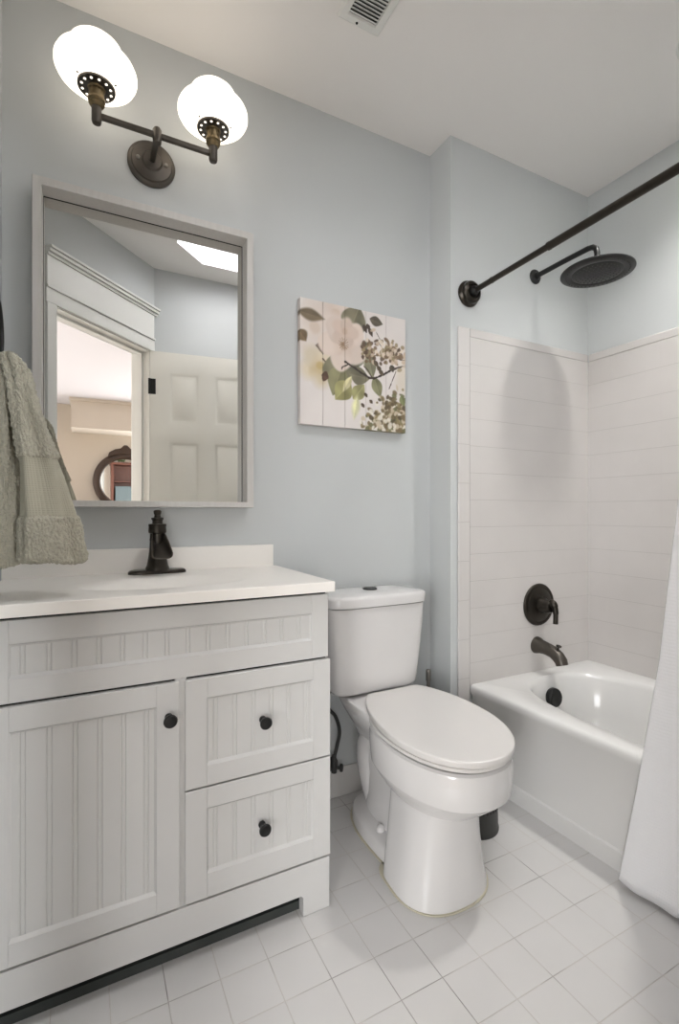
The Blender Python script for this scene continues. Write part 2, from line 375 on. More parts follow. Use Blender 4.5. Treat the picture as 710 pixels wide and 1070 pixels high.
# base rail with the foot cut out
bm = BM()
poly = [(VL, .055), (.4885, .055), (.4955, .048), (.4955, .001), (VRt, .001), (VRt, .134), (VL, .134)]
loft(bm, [[(x, VF-.018, z) for x, z in poly], [(x, VF+.012, z) for x, z in poly]]); obj('base_rail', bm, M['vanity'], t, bevel=.0012)
bm = BM(); box(bm, VL, VRt-.02, 1.21, 1.22, .0, .10); box(bm, VL, VRt-.02, 1.190, 1.21, 0, .022); obj('toe_kick', bm, M['toe'], t)
bm = BM(); box(bm, VL+.004, VRt-.004, VF-.0005, VF+.02, .125, .83); obj('gap_shade_board', bm, M['gap'], t)  # dark-coloured board paints shade into the gaps between the fronts
def bead_panel(bm, x0, x1, z0, z1, y, first, pitch=.0465):
    xs = [(x0, 0)]; x = first; bw = .0085; g = .0018; d = .0018
    while x < x1-bw-.002:
        if x > x0+.002:
            xs += [(x-g, 0), (x, d), (x+g, 0.0002), (x+bw-g, 0.0002), (x+bw, d), (x+bw+g, 0)]
        x += pitch
    xs.append((x1, 0))
    vs = [[bm.verts.new((a, y+b, z)) for a, b in xs] for z in (z0, z1)]
    for i in range(len(xs)-1): bm.faces.new((vs[0][i], vs[0][i+1], vs[1][i+1], vs[1][i]))
def framed(name, x0, x1, z0, z1, yf, th, ix0, ix1, iz0, iz1, first, parent, joints=True):
    bm = BM()
    def R(a0, a1, b0, b1, y): return [(a0, y, b0), (a1, y, b0), (a1, y, b1), (a0, y, b1)]
    e = .0012; bx_ = []
    for q in ((x0, ix0, z0, z1), (ix1, x1, z0, z1), (ix0, ix1, z0, iz0), (ix0, ix1, iz1, z1)):
        b2 = BM(); box(b2, q[0], q[1], yf, yf+th, q[2], q[3])
        bmesh.ops.bevel(b2, geom=[g_ for g_ in b2.edges if all(abs(v.co.y-yf) < 1e-6 for v in g_.verts)], offset=e, segments=1, affect='EDGES')
        me_ = bpy.data.meshes.new('tmp'); b2.to_mesh(me_); b2.free(); bm.from_mesh(me_); bpy.data.meshes.remove(me_)
    loft(bm, [R(ix0, ix1, iz0, iz1, yf+.0005), R(ix0+.004, ix1-.004, iz0+.006, iz1-.005, yf+.0055)], False, False)
    bead_panel(bm, ix0+.003, ix1-.003, iz0+.005, iz1-.004, yf+.0055, first)
    o = obj(name, bm, M['vanity'], parent, smooth=20)
    return o
ff = framed('false_drawer_front', VL, .570, .6595, .826, VF-.010, .012, -.1395, .522, .708, .777, -.121, t)
dr = framed('door', VL, .188, .1395, .6545, VF-.019, .017, -.1385, .138, .187, .605, -.1195, t)
d1 = framed('drawer', .2005, .572, .4015, .6545, VF-.019, .017, .2505, .5225, .4495, .607, .266, t)
d2 = framed('drawer', .2005, .572, .1395, .397, VF-.019, .017, .2505, .5225, .196, .348, .266, t)
def knob(x, z, parent):
    bm = BM(); lathe(bm, [(.0, 0), (.009, 0), (.009, .003), (.006, .006), (.0055, .016), (.010, .020), (.0145, .024), (.0152, .028), (.013, .0315), (.006, .033), (0, .0333)], (x, VF-.019, z), (0, -1, 0), 24)
    obj('knob', bm, M['black'], parent)
knob(.1645, .579, dr); knob(.3855, .531, d1); knob(.3835, .273, d2)
# one-piece top with basin
CT = .862; CF = 1.138
t = thing('vanity_top', 'white one-piece counter top with backsplash and shallow sink bowl', 'counter top', (.2, 1.36, .836))
bm = BM()
NX, NY = 74, 46; X0, X1, Y0, Y1 = XL+.001, .5765, CF, 1.590
def topz(x, y):
    q = ((x-.186)/.215)**2+((y-1.330)/.115)**2
    if q >= 1: return CT
    k = 1-q; k = k*k*(3-2*k)
    return CT-.045*k
g = [[bm.verts.new((X0+(X1-X0)*i/NX, Y0+(Y1-Y0)*j/NY, topz(X0+(X1-X0)*i/NX, Y0+(Y1-Y0)*j/NY))) for i in range(NX+1)] for j in range(NY+1)]
for j in range(NY):
    for i in range(NX): bm.faces.new((g[j][i], g[j][i+1], g[j+1][i+1], g[j+1][i]))
per = g[0]+[g[j][NX] for j in range(1, NY+1)]+g[NY][-2::-1]+[g[j][0] for j in range(NY-1, 0, -1)]
low = [bm.verts.new((v.co.x, v.co.y, CT-.026)) for v in per]
n = len(per)
for i in range(n): bm.faces.new((per[i], per[(i+1) % n], low[(i+1) % n], low[i]))
obj('counter', bm, M['counter'], t, bevel=.003, seg=3)
bm = BM(); box(bm, X0, .5635, 1.578, 1.598, CT-.002, .934); obj('backsplash', bm, M['counter'], t, bevel=.003, seg=3)
bm = BM(); lathe(bm, [(.0, 0), (.022, 0), (.022, .003), (.018, .005), (0, .0055)], (.186, 1.330, CT-.0445), n=24); obj('drain', bm, M['bronze'], t)

# faucet
fx, fy, fz = .186, 1.535, CT
t = thing('bathroom_faucet', 'dark bronze waterfall faucet standing on the white vanity top', 'faucet', (fx, fy, fz))
bm = BM()
rings = []
for sc, z in ((1, .0005), (1, .006), (.96, .010), (.90, .0115)): rings.append(superell(fx, fy, .081*sc, .026*sc, fz+z, 40, 3.2))
loft(bm, rings); obj('base_plate', bm, M['bronze'], t)
bm = BM(); lathe(bm, [(.034, .010), (.034, .016), (.030, .024), (.0255, .05), (.0225, .075), (.0215, .095), (.0225, .1), (.0215, .104), (.0215, .118), (.025, .120), (.0255, .126), (.0245, .138), (.0255, .140), (.0252, .146), (.016, .147)], (fx, fy, fz), n=32); obj('body', bm, M['bronze'], t)
bm = BM(); lathe(bm, [(.016, .146), (.0145, .150), (.0145, .156), (.0175, .160), (.0175, .164), (.010, .166), (.0085, .172), (.011, .178), (.0115, .184), (.008, .187), (0, .188)], (fx, fy, fz), n=28); obj('lever_knob', bm, M['bronze'], t)
# open trough spout, tilted slightly down
def trough(bm, secs, wall=.003):
    rings = []
    for (y, zc, hw, hh) in secs:
        o, i_ = [], []
        for k in range(13):
            a = PI+PI*k/12
            o.append(Vector((fx+hw*math.copysign(abs(math.cos(a))**.55, math.cos(a)), y, zc+hh*math.copysign(abs(math.sin(a))**.8, math.sin(a)))))
            i_.append(Vector((fx+(hw-wall)*math.copysign(abs(math.cos(a))**.55, math.cos(a)), y, zc+(hh-wall)*math.copysign(abs(math.sin(a))**.8, math.sin(a)))))
        rings.append(o+i_[::-1])
    loft(bm, rings)
bm = BM(); trough(bm, [(fy-.012, fz+.122, .017, .034), (fy-.035, fz+.114, .020, .034), (fy-.065, fz+.096, .024, .030), (fy-.09, fz+.078, .027, .023), (fy-.106, fz+.066, .0285, .016)])
obj('spout', bm, M['bronze2'], t)

# ------------------------------------------------------------------ mirror
t = thing('wall_mirror', 'large rectangular mirror in washed grey wood frame above the vanity', 'mirror', (.176, 1.59, 1.058))
mx0, mx1, mz0, mz1, fw, mf = -.1305, .4815, 1.058, 1.948, .022, 1.538
bm = BM()
def R4(a0, a1, b0, b1, y): return [(a0, y, b0), (a1, y, b0), (a1, y, b1), (a0, y, b1)]
loft(bm, [R4(mx0, mx1, mz0, mz1, 1.599), R4(mx0, mx1, mz0, mz1, mf), R4(mx0+fw, mx1-fw, mz0+fw*.8, mz1-fw, mf), R4(mx0+fw, mx1-fw, mz0+fw*.8, mz1-fw, 1.5955), R4(mx0+.05, mx1-.05, mz0+.05, mz1-.05, 1.5985)], True, True)
obj('frame', bm, M['frame'], t, smooth=20, bevel=.0012)
bm = BM(); box(bm, mx0+fw-.001, mx1-fw+.001, 1.5945, 1.5975, mz0+fw*.8-.001, mz1-fw+.001); obj('mirror_glass', bm, M['glass'], t, smooth=20)
bm = BM(); i0, i1, j0, j1 = mx0+fw, mx1-fw, mz0+fw*.8, mz1-fw
for q in ((i0, i1, j1-.0012, j1), (i0, i0+.0012, j0, j1), (i1-.0012, i1, j0, j1), (i0, i1, j0, j0+.0012)): box(bm, q[0], q[1], 1.5925, 1.5943, q[2], q[3])
obj('glass_gap_shade', bm, M['gap'], t)  # dark strips draw the shaded gap between frame and glass

# ------------------------------------------------------------------ wall sconce
sx, sz, by = .176, 2.108, 1.46
t = thing('wall_sconce', 'two-globe bronze vanity light mounted on the wall above the mirror', 'wall light', (sx, YB, sz))
bm = BM(); lathe(bm, [(.069, .0005), (.069, .008), (.064, .013), (.060, .014), (.057, .019), (.03, .0215), (.026, .027), (.018, .028), (0, .0285)], (sx, YB, sz), (0, -1, 0), 48); bp_ = obj('backplate', bm, M['bronze2'], t)
for s in (-1, 1):
    bm = BM(); lathe(bm, [(.0055, .0), (.0055, .004), (.003, .006), (0, .0062)], (sx+s*.04, YB-.020, sz), (0, -1, 0), 14); obj('screw', bm, M['chrome'], bp_)
bm = BM(); tube(bm, spline([(sx, YB-.024, sz), (sx, 1.53, sz), (sx, 1.485, sz-.001), (sx, by, sz-.002)], 5), .0085, 14); lathe(bm, [(.0, -.022), (.011, -.022), (.0125, -.012), (.0125, .014), (.009, .02), (0, .022)], (sx, by, sz-.004), n=18); obj('arm', bm, M['bronze2'], t)
bm = BM(); box(bm, .023, .333, by-.0065, by+.0065, sz-.011, sz+.003); obj('crossbar', bm, M['bronze2'], t, bevel=.003)
for gx in (.023, .333):
    bz = sz-.004
    bm = BM(); lathe(bm, [(.0, -.024), (.0105, -.022), (.0125, -.016), (.0125, .012), (.012, .0235)], (gx, by, bz), n=24); obj('elbow', bm, M['bronze2'], t)
    bm = BM(); lathe(bm, [(.011, .020), (.0165, .024), (.020, .030), (.0175, .034), (.0215, .038), (.0215, .043), (.0175, .046), (.019, .052), (.019, .066), (.022, .069), (.022, .071)], (gx, by, bz), n=28); sk = obj('socket', bm, M['brass'], t)
    bm = BM(); lathe(bm, [(.02, .069), (.046, .070), (.0465, .073), (.0465, .084), (.044, .084), (.044, .074), (.02, .073)], (gx, by, bz), n=40, cap0=False, cap1=False); gl = obj('gallery', bm, M['bronze2'], t)
    bm = BM()
    for k in range(12):
        a = 2*PI*(k+.3)/12; lathe(bm, [(.0034, -.0012), (.0034, .0)], (gx+.036*math.cos(a), by+.036*math.sin(a), bz+.0699), n=10)
    obj('vent_glow_discs', bm, M['globe'], gl)  # glowing discs stand in for shade light showing through the plate's holes
    for k in range(3):
        a = 2*PI*(k+.75)/3; bm = BM(); d = Vector((math.cos(a), math.sin(a), 0)); lathe(bm, [(.002, 0), (.002, .004), (.0035, .004), (.0035, .008), (0, .009)], Vector((gx, by, bz+.079))+d*.046, d, 10); obj('thumb_screw', bm, M['bronze'], gl)
    bm = BM(); prof = [(.043, .074), (.058, .079), (.081, .089), (.095, .101), (.1005, .112), (.1005, .122), (.096, .132), (.086, .1405), (.074, .146), (.0695, .149), (.0690, .153), (.0695, .160), (.0685, .168), (.0635, .178), (.054, .187), (.040, .194), (.022, .199), (.008, .201), (0, .2012)]
    lathe(bm, prof, (gx, by, bz), n=48, cap0=False); obj('glass_shade', bm, M['globe'], t, smooth=80)

# ------------------------------------------------------------------ plank picture with a blossom print
ax0, ax1, az0, az1, af = .6588, 1.1035, 1.352, 1.793, 1.574
t = thing('plank_picture', 'square wood plank picture of pale blossom and olive leaves on the wall', 'picture', ((ax0+ax1)/2, YB, az0))
def paint(U, V):
    """colours (sRGB 0..255) of the print; U right, V down, both 0..1"""
    rng = np.random.RandomState(3)
    img = np.ones(U.shape+(3,))*np.array([226, 219, 215.])
    def noise(f, seed):
        r = np.random.RandomState(seed); o = np.zeros(U.shape)
        for k in range(10):
            a, b, p = r.uniform(-f, f), r.uniform(-f, f), r.uniform(0, 6.28); o += np.sin(a*U*6.28+b*V*6.28+p)
        return o/4
    n1, n2, n3 = noise(4, 1), noise(9, 2), noise(22, 4)
    img += n1[..., None]*2.5
    def blend(mask, col):
        nonlocal img
        m = np.clip(mask, 0, 1)[..., None]; img = img*(1-m)+np.asarray(col, float)*m
    def ell(cu, cv, a, b, rot, soft=.12, wob=.0):
        c, s = math.cos(rot), math.sin(rot); x = (U-cu)*c+(V-cv)*s; y = -(U-cu)*s+(V-cv)*c
        r = np.sqrt((x/a)**2+(y/b)**2)+wob*n2; return np.clip((1-r)/soft+.5, 0, 1), x/a, y/b
    def leaf(cu, cv, L, W, rot, col, soft=.1, vein=True):
        c, s = math.cos(rot), math.sin(rot); x = ((U-cu)*c+(V-cv)*s)/L; y = (-(U-cu)*s+(V-cv)*c)/W
        wd = np.clip(1-np.abs(x)**1.8, 0, None)*(1-.25*x); r = np.abs(y)-wd
        m = np.clip(-r/soft, 0, 1)*(np.abs(x) < 1)
        cc = np.asarray(col, float)*(1+.10*n2[..., None]+.12*np.sign(y)[..., None]*.5)
        blend(m, np.clip(cc, 0, 255))
        if vein: blend(m*np.clip(1-np.abs(y)*14, 0, 1)*.5, np.asarray(col)*1.25)
    def flower(cu, cv, r, col, ctr, rot=0., soft=.25, a=1.):
        for k in range(5):
            q = rot+k*1.2566; m, x, y = ell(cu+.55*r*math.cos(q), cv+.55*r*math.sin(q), r*.62, r*.50, q, soft, .06)
            blend(m*a, np.clip(np.asarray(col)*(.93+.05*((k*37) % 5)/4), 0, 255)); blend(m*a*np.clip(x*-1, 0, 1)*.35, np.asarray(ctr))
            blend(m*a*np.clip(np.abs(y)-.6, 0, 1)*.5, np.asarray(col)*.86)
        m, x, y = ell(cu, cv, r*.22, r*.22, 0, .6, .3); blend(m*a*.8, ctr)
    def stroke(pts, wdt, col):
        P = [np.array((p.x, p.y)) for p in spline([(a, b, 0) for a, b in pts], 10)]
        d = np.full(U.shape, 9.)
        for p, q in zip(P, P[1:]):
            e = q-p; L2 = max((e**2).sum(), 1e-9); tt = np.clip(((U-p[0])*e[0]+(V-p[1])*e[1])/L2, 0, 1)
            d = np.minimum(d, np.hypot(U-p[0]-tt*e[0], V-p[1]-tt*e[1]))
        blend(np.clip((wdt*(1+.25*n3)-d)/(wdt*.5), 0, 1), col)
    # soft blurred blossom behind
    flower(.31, .07, .17, (228, 214, 204), (206, 186, 168), .4, .7)
    flower(.13, .22, .21, (232, 221, 213), (212, 194, 178), .9, .6)
    m, x, y = ell(.30, .14, .17, .1, .3, .9, .1); blend(m*.35, (214, 194, 180))
    leaf(.10, .125, .13, .06, .12, (112, 98, 78), .35); leaf(.02, .30, .06, .06, .9, (120, 100, 74), .3)
    leaf(.475, .125, .165, .125, 1.95, (124, 119, 98)); leaf(.70, .07, .07, .045, .2, (96, 88, 76))
    for u, v, l in ((.59, .15, .04), (.645, .17, .045), (.30, .20, .03), (.62, .13, .03)): leaf(u, v, l, .022, 1.1, (70, 58, 50), vein=False)
    flower(.17, .52, .15, (226, 213, 190), (196, 170, 116), .2, .8)
    m, x, y = ell(.17, .56, .07, .07, 0, .9, .3); blend(m*.5, (192, 170, 122))
    leaf(.22, .365, .08, .05, .2, (100, 82, 68)); stroke([(.14, .36), (.2, .42)], .007, (96, 80, 66)); stroke([(.2, .46), (.26, .52)], .007, (96, 80, 66))
    # leaves of the middle cluster
    leaf(.53, .38, .16, .075, -1.0, (102, 104, 90)); leaf(.35, .53, .15, .16, 1.3, (122, 118, 96)); leaf(.46, .46, .11, .08, .9, (104, 102, 86))
    leaf(.33, .62, .14, .10, 1.9, (132, 129, 98)); leaf(.38, .70, .11, .09, 2.3, (156, 151, 104)); leaf(.54, .56, .10, .08, .1, (118, 113, 94))
    leaf(.64, .45, .12, .065, 1.35, (138, 136, 112)); leaf(.71, .63, .095, .055, 1.2, (140, 138, 106)); leaf(.53, .69, .09, .065, -.9, (162, 158, 112))
    leaf(.50, .83, .12, .05, 1.75, (212, 210, 168), .6, False); leaf(.42, .64, .09, .035, 2.1, (210, 202, 160), .3, False)
    flower(.385, .31, .20, (229, 213, 201), (176, 150, 128), .5, .16)
    flower(.40, .21, .11, (218, 198, 184), (196, 172, 152), 1.2, .35)
    for k in range(14):
        q = k*.449; stroke([(.385, .31), (.385+.05*math.cos(q), .31+.05*math.sin(q))], .0028, (150, 124, 98))
    stroke([(.40, .455), (.50, .50), (.60, .545), (.66, .56), (.76, .52), (.88, .45), (1.0, .41)], .011, (56, 46, 41))
    stroke([(.90, .47), (.86, .56), (.83, .63)], .005, (74, 62, 54)); stroke([(.44, .47), (.38, .50), (.37, .52)], .007, (64, 51, 44)); stroke([(.66, .56), (.62, .50), (.58, .47)], .006, (64, 52, 46))
    leaf(.22, .60, .035, .045, .3, (96, 72, 60), vein=False); leaf(.86, .45, .035, .03, 1.2, (94, 85, 73), vein=False)
    for u, v in ((.60, .71), (.65, .76), (.57, .80)): leaf(u, v, .025, .016, .8, (92, 78, 62), vein=False)
    # twig with small blossom at the upper right
    stroke([(.57, .385), (.70, .36), (.84, .36), (1.0, .36)], .006, (74, 58, 46)); stroke([(.74, .22), (.70, .16)], .004, (80, 66, 54)); stroke([(.80, .33), (.70, .22)], .004, (84, 68, 54))
    for k in range(150):
        u = rng.uniform(.56, 1.0); v = .33+rng.normal(0, .05)-.05*(u-.6)
        c = [(226, 212, 194), (202, 182, 160), (120, 98, 76), (150, 134, 104), (88, 70, 56)][rng.randint(5)]
        m, x, y = ell(u, v, rng.uniform(.012, .03), rng.uniform(.010, .022), rng.uniform(0, 3), .4, .2); blend(m*.85, c)
    for u, v in ((.73, .47), (.70, .43), (.75, .50)): leaf(u, v, .035, .022, .8, (92, 80, 64), vein=False)
    # dense blossom in the lower right corner
    for k in range(420):
        u = 1-abs(rng.normal(0, .18)); v = 1-abs(rng.normal(0, .13))
        if u+v < 1.46 or u < .54: continue
        c = [(232, 226, 214), (206, 192, 168), (124, 108, 80), (146, 130, 96), (90, 78, 58), (112, 110, 78)][rng.randint(6)]
        m, x, y = ell(u, v, rng.uniform(.012, .032), rng.uniform(.010, .025), rng.uniform(0, 3), .4, .2); blend(m*.9, c)
    for k in range(26):
        u = rng.uniform(.76, .90); v = rng.uniform(.70, .88); c = [(120, 106, 78), (200, 186, 160), (98, 84, 62)][rng.randint(3)]
        m, x, y = ell(u, v, .02, .016, rng.uniform(0, 3), .4, .2); blend(m*.85, c)
    leaf(.97, .72, .05, .035, 1.2, (126, 132, 92)); m, x, y = ell(.96, .52, .06, .12, 0, .9, .1); blend(m*.35, (214, 200, 170))
    return np.clip(img, 0, 255)
pm = bpy.data.materials.new('printed_plank'); pm.use_nodes = True
at_ = node(pm.node_tree, 'ShaderNodeAttribute'); at_.attribute_name = 'print'
pm.node_tree.links.new(at_.outputs['Color'], pm.node_tree.nodes['Principled BSDF'].inputs['Base Color'])
pm.node_tree.nodes['Principled BSDF'].inputs['Roughness'].default_value = .6
for k in range(5):
    x0 = ax0+(ax1-ax0)*k/5+.0009; x1 = ax0+(ax1-ax0)*(k+1)/5-.0009
    nx, nz = 40, 190; bm = BM()
    gx_ = [bm.verts.new((x0, af+.022, z)) for z in np.linspace(az0, az1, nz)]
    cols = [[bm.verts.new((x, af, z)) for z in np.linspace(az0, az1, nz)] for x in np.linspace(x0, x1, nx)]
    gy_ = [bm.verts.new((x1, af+.022, z)) for z in np.linspace(az0, az1, nz)]
    allc = [gx_]+cols+[gy_]
    for a, b in zip(allc, allc[1:]):
        for j in range(nz-1): bm.faces.new((a[j], b[j], b[j+1], a[j+1]))
    bm.faces.new([c[0] for c in allc]); bm.faces.new([c[-1] for c in allc][::-1])
    o = obj('plank', bm, pm, t, smooth=40)
    co = np.empty(len(o.data.vertices)*3); o.data.vertices.foreach_get('co', co); co = co.reshape(-1, 3)+np.array(t.location)
    col = paint((co[:, 0]-ax0)/(ax1-ax0), (az1-co[:, 2])/(az1-az0))/255
    ln = np.where(col <= .04045, col/12.92, ((col+.055)/1.055)**2.4)
    a = o.data.color_attributes.new('print', 'FLOAT_COLOR', 'POINT'); a.data.foreach_set('color', np.concatenate([ln, np.ones((len(ln), 1))], 1).astype(np.float32).ravel())
for z in (az0+.07, az1-.09):
    bm = BM(); box(bm, ax0+.03, ax1-.03, af+.021, YB, z, z+.025); obj('back_batten', bm, M['frame'], t)

# ------------------------------------------------------------------ toilet
TX = .905
t = thing('toilet', 'white two-piece toilet with closed lid standing beside the grey vanity', 'toilet', (TX, 1.25, 0))
SH = .075                                     # the bowl stands slightly turned
def egg(z, yf, yb, hw, wy=None, n=56, ex=2.2, cx=TX, eb=3.0):
    """outline, front (small y) elliptical, back squarer; wy = y of greatest width"""
    wy = yb-.42*(yb-yf) if wy is None else wy; out = []
    for i in range(n):
        a = 2*PI*i/n; c, s = math.cos(a), math.sin(a)
        e = ex if s < 0 else eb
        X = hw*math.copysign(abs(c)**(2/e), c); Yv = math.copysign(abs(s)**(2/e), s)
        y = wy+Yv*((wy-yf) if s < 0 else (yb-wy))
        out.append(Vector((cx+X+SH*(y-1.12), y, z)))
    return out
# bowl rim, lower bowl and pedestal as one continuous shell
bm = BM()
CXL = TX-.013
rg = [egg(.002, .990, 1.22, .145, ex=2.4, eb=5, cx=CXL), egg(.02, .992, 1.22, .143, ex=2.4, eb=5, cx=CXL), egg(.06, .998, 1.22, .135, ex=2.4, eb=6, cx=CXL), egg(.14, 1.003, 1.22, .124, ex=2.4, eb=6, cx=CXL), egg(.22, 1.002, 1.22, .115, ex=2.4, eb=6, cx=CXL),
      egg(.248, .998, 1.225, .114, ex=2.4, eb=5, cx=CXL), egg(.256, .975, 1.27, .128, ex=2.3, eb=3), egg(.262, .948, 1.30, .146, ex=2.3, eb=2.6), egg(.287, .918, 1.33, .162, eb=2.4), egg(.312, .892, 1.35, .1765, eb=2.4), egg(.316, .8905, 1.35, .1772, eb=2.4), egg(.35, .889, 1.355, .1785, eb=2.4), egg(.385, .889, 1.357, .178, eb=2.4), egg(.397, .892, 1.355, .175, eb=2.4), egg(.402, .900, 1.345, .168, eb=2.4)]
loft(bm, rg); obj('bowl', bm, M['ceramic'], t, smooth=22)
# rear trapway and the deck that carries the tank
bm = BM()
def rr(z, y0, y1, hw, n=40, e=3.5, cx=TX): return superell(cx, (y0+y1)/2, hw, (y1-y0)/2, z, n, e)
loft(bm, [rr(.0, 1.06, 1.53, .125, e=2.5), rr(.034, 1.06, 1.528, .123, e=2.5), rr(.043, 1.065, 1.522, .117, e=2.5), rr(.047, 1.08, 1.505, .098, e=2.5), rr(.052, 1.10, 1.485, .078, e=2.5), rr(.10, 1.12, 1.48, .070, e=2.6), rr(.17, 1.13, 1.485, .068, e=2.6), rr(.24, 1.14, 1.50, .078, e=2.6), rr(.31, 1.14, 1.52, .095), rr(.36, 1.16, 1.55, .122), rr(.395, 1.2, 1.562, .138), rr(.418, 1.22, 1.565, .143), rr(.424, 1.23, 1.56, .137)])
obj('trapway', bm, M['ceramic'], t, smooth=60)
bm = BM(); tube(bm, spline([(TX-.02, 1.17, .17), (TX-.035, 1.24, .27), (TX-.04, 1.33, .31), (TX-.042, 1.42, .27), (TX-.035, 1.45, .17), (TX-.02, 1.44, .03)], 6), [.046]*6+[.05]*6+[.052]*6+[.052, .052, .051, .05, .049, .047]+[.045, .043, .04, .037, .034, .031, .028], 18); obj('trapway_bulge', bm, M['ceramic'], t, smooth=60)
for s in (-1, 1):
    bm = BM(); lathe(bm, [(.014, 0), (.014, .008), (.012, .016), (.006, .021), (0, .022)], (TX+.014+s*.101, 1.30, .044), n=20); obj('bolt_cap', bm, M['ceramic'], t)
bm = BM(); loft(bm, [egg(z, .985, 1.24, .150, ex=2.4, eb=5, cx=CXL) for z in (.0005, .004)]); loft(bm, [rr(z, 1.055, 1.536, .1305, e=2.5) for z in (.0005, .004)]); obj('caulk_line', bm, M['caulk'], t)
# seat and lid
bm = BM(); loft(bm, [egg(.4085, .895, 1.365, .169, eb=2.3), egg(.410, .890, 1.37, .1745, eb=2.3), egg(.418, .890, 1.37, .1745, eb=2.3), egg(.4205, .894, 1.367, .170, eb=2.3)]); obj('seat', bm, M['seatp'], t, smooth=50)
def lidr(z, ins):
    out = []
    for q in egg(z, .880+ins, 1.455-ins, .1755-ins, 1.13, ex=2.1, eb=2.0, n=96):
        if q.y > 1.398-ins: q.x += (0) ; q.y = 1.398-ins
        out.append(q)
    return out
bm = BM(); loft(bm, [lidr(.4240, .004), lidr(.4252, .0005), lidr(.4275, 0), lidr(.4380, 0), lidr(.4400, .0008), lidr(.4412, .0028), lidr(.4416, .007), lidr(.4420, .05)]); obj('lid', bm, M['seatp'], t, smooth=50)
for s in (-1, 1):
    bm = BM(); lathe(bm, [(.012, -.02), (.012, .02)], (TX+.02+s*.07, 1.375, .428), (1, 0, 0), 16); obj('hinge', bm, M['seatp'], t)
# tank
TC = .886
def tk(z, hw, y0, y1, e=6, n=64): return superell(TC, (y0+y1)/2, hw, (y1-y0)/2, z, n, e)
bm = BM(); loft(bm, [tk(.430, .140, 1.43, 1.56), tk(.437, .158, 1.415, 1.572), tk(.450, .166, 1.407, 1.578), tk(.50, .171, 1.402, 1.582), tk(.56, .177, 1.398, 1.584), tk(.64, .184, 1.393, 1.585), tk(.726, .189, 1.390, 1.585)]); obj('tank', bm, M['ceramic'], t, smooth=50)
bm = BM(); loft(bm, [tk(.728, .186, 1.391, 1.586), tk(.730, .195, 1.382, 1.588, 5), tk(.755, .197, 1.380, 1.589, 5), tk(.763, .194, 1.383, 1.587, 5), tk(.767, .184, 1.393, 1.58, 4.5), tk(.7705, .11, 1.44, 1.54, 3), tk(.771, .03, 1.475, 1.505, 2)]); obj('tank_lid', bm, M['ceramic'], t, smooth=50)
bm = BM(); lathe(bm, [(.026, -.002), (.026, .003), (.023, .005), (.0225, .0035), (0, .004)], (TC+.006, 1.49, .771), n=28); obj('flush_button', bm, M['black'], t)

# water supply valve and hose at the wall behind the toilet
t = thing('water_supply_line', 'dark supply hose and stop valve on the wall beside the toilet', 'supply hose', (.795, 1.59, .13))
bm = BM(); tube(bm, spline([(.741, 1.50, .4325), (.742, 1.535, .40), (.765, 1.567, .345), (.797, 1.572, .305), (.814, 1.574, .25), (.803, 1.572, .20), (.790, 1.568, .165)], 8), .0065, 12); obj('hose', bm, M['blackp'], t)
bm = BM(); lathe(bm, [(.010, -.026), (.011, -.01), (.011, .012), (.0085, .018), (.0085, .036)], (.789, 1.568, .135), n=16); lathe(bm, [(.026, 0), (.026, .003), (.008, .008), (.008, .03)], (.789, YB-.009, .130), (0, -1, 0), 20); obj('stop_valve', bm, M['blackp'], t)
bm = BM(); lathe(bm, [(.006, 0), (.006, .012), (.014, .014), (.014, .022), (.010, .024), (0, .024)], (.797, 1.566, .125), (1, -.35, -.1), 14); obj('valve_handle', bm, M['blackp'], t)

# toilet brush in the corner and the waste bin
t = thing('toilet_brush', 'steel-handled toilet brush in the corner behind the toilet tank', 'toilet brush', (1.165, 1.51, 0))
bm = BM(); lathe(bm, [(.0, .001), (.042, .001), (.044, .01), (.042, .13), (.038, .135), (0, .135)], (1.165, 1.51, 0), n=28); obj('holder', bm, M['blackp'], t)
bm = BM(); lathe(bm, [(.007, .134), (.007, .395), (.0095, .397), (.0095, .435), (.008, .44), (0, .441)], (1.165, 1.51, 0), n=18); obj('handle', bm, M['chrome'], t)
t = thing('waste_bin', 'small round black slotted bin on the tiles between toilet and bathtub', 'waste bin', (1.148, 1.243, 0))
bm = BM(); lathe(bm, [(0, .001), (.079, .001), (.080, .008), (.0785, .012), (.077, .02), (.0765, .075), (.0765, .09), (.0765, .185), (.079, .188), (.079, .194), (.073, .194), (.068, .012), (0, .012)], (1.148, 1.243, 0), n=48, cap0=False, cap1=False); obj('body', bm, M['blackp'], t)
bm = BM()
for k in range(36):
    a = 2*PI*k/36; m_ = Matrix.Translation((1.148, 1.243, 0)) @ Matrix.Rotation(a, 4, 'Z'); box(bm, .0750, .0785, -.0028, .0028, .076, .184, m_)
obj('slats', bm, M['black'], t)

# ------------------------------------------------------------------ bathtub
t = thing('bathtub', 'white alcove bathtub with apron front along the tiled wall', 'bathtub', (1.7, .8, 0))
TY0, TY1, RZ = .135, YS-.009, .368
n = 72
def rect_ring(z, x0f, x0b, x1, y0, y1):
    """ring round the rectangle with front edge running from x0f (near) to x0b (far), matching superell point order"""
    out = []
    cx, cy = 1.69, (y0+y1)/2
    for i in range(n):
        a = 2*PI*i/n; c, s = math.cos(a), math.sin(a)
        k = 1/max(abs(c), abs(s)); ux, uy = c*k, s*k          # square -1..1
        y = cy+uy*(y1-y0)/2
        f = (y-y0)/(y1-y0); xl = x0f+(x0b-x0f)*f
        x = cx+ux*(x1-cx) if ux > 0 else cx+ux*(cx-xl)
        out.append(Vector((x, y, z)))
    return out
def bas(z, x0, x1, y0, y1, e): return superell((x0+x1)/2, (y0+y1)/2, (x1-x0)/2, (y1-y0)/2, z, n, e)
bm = BM()
X1 = XR-.009
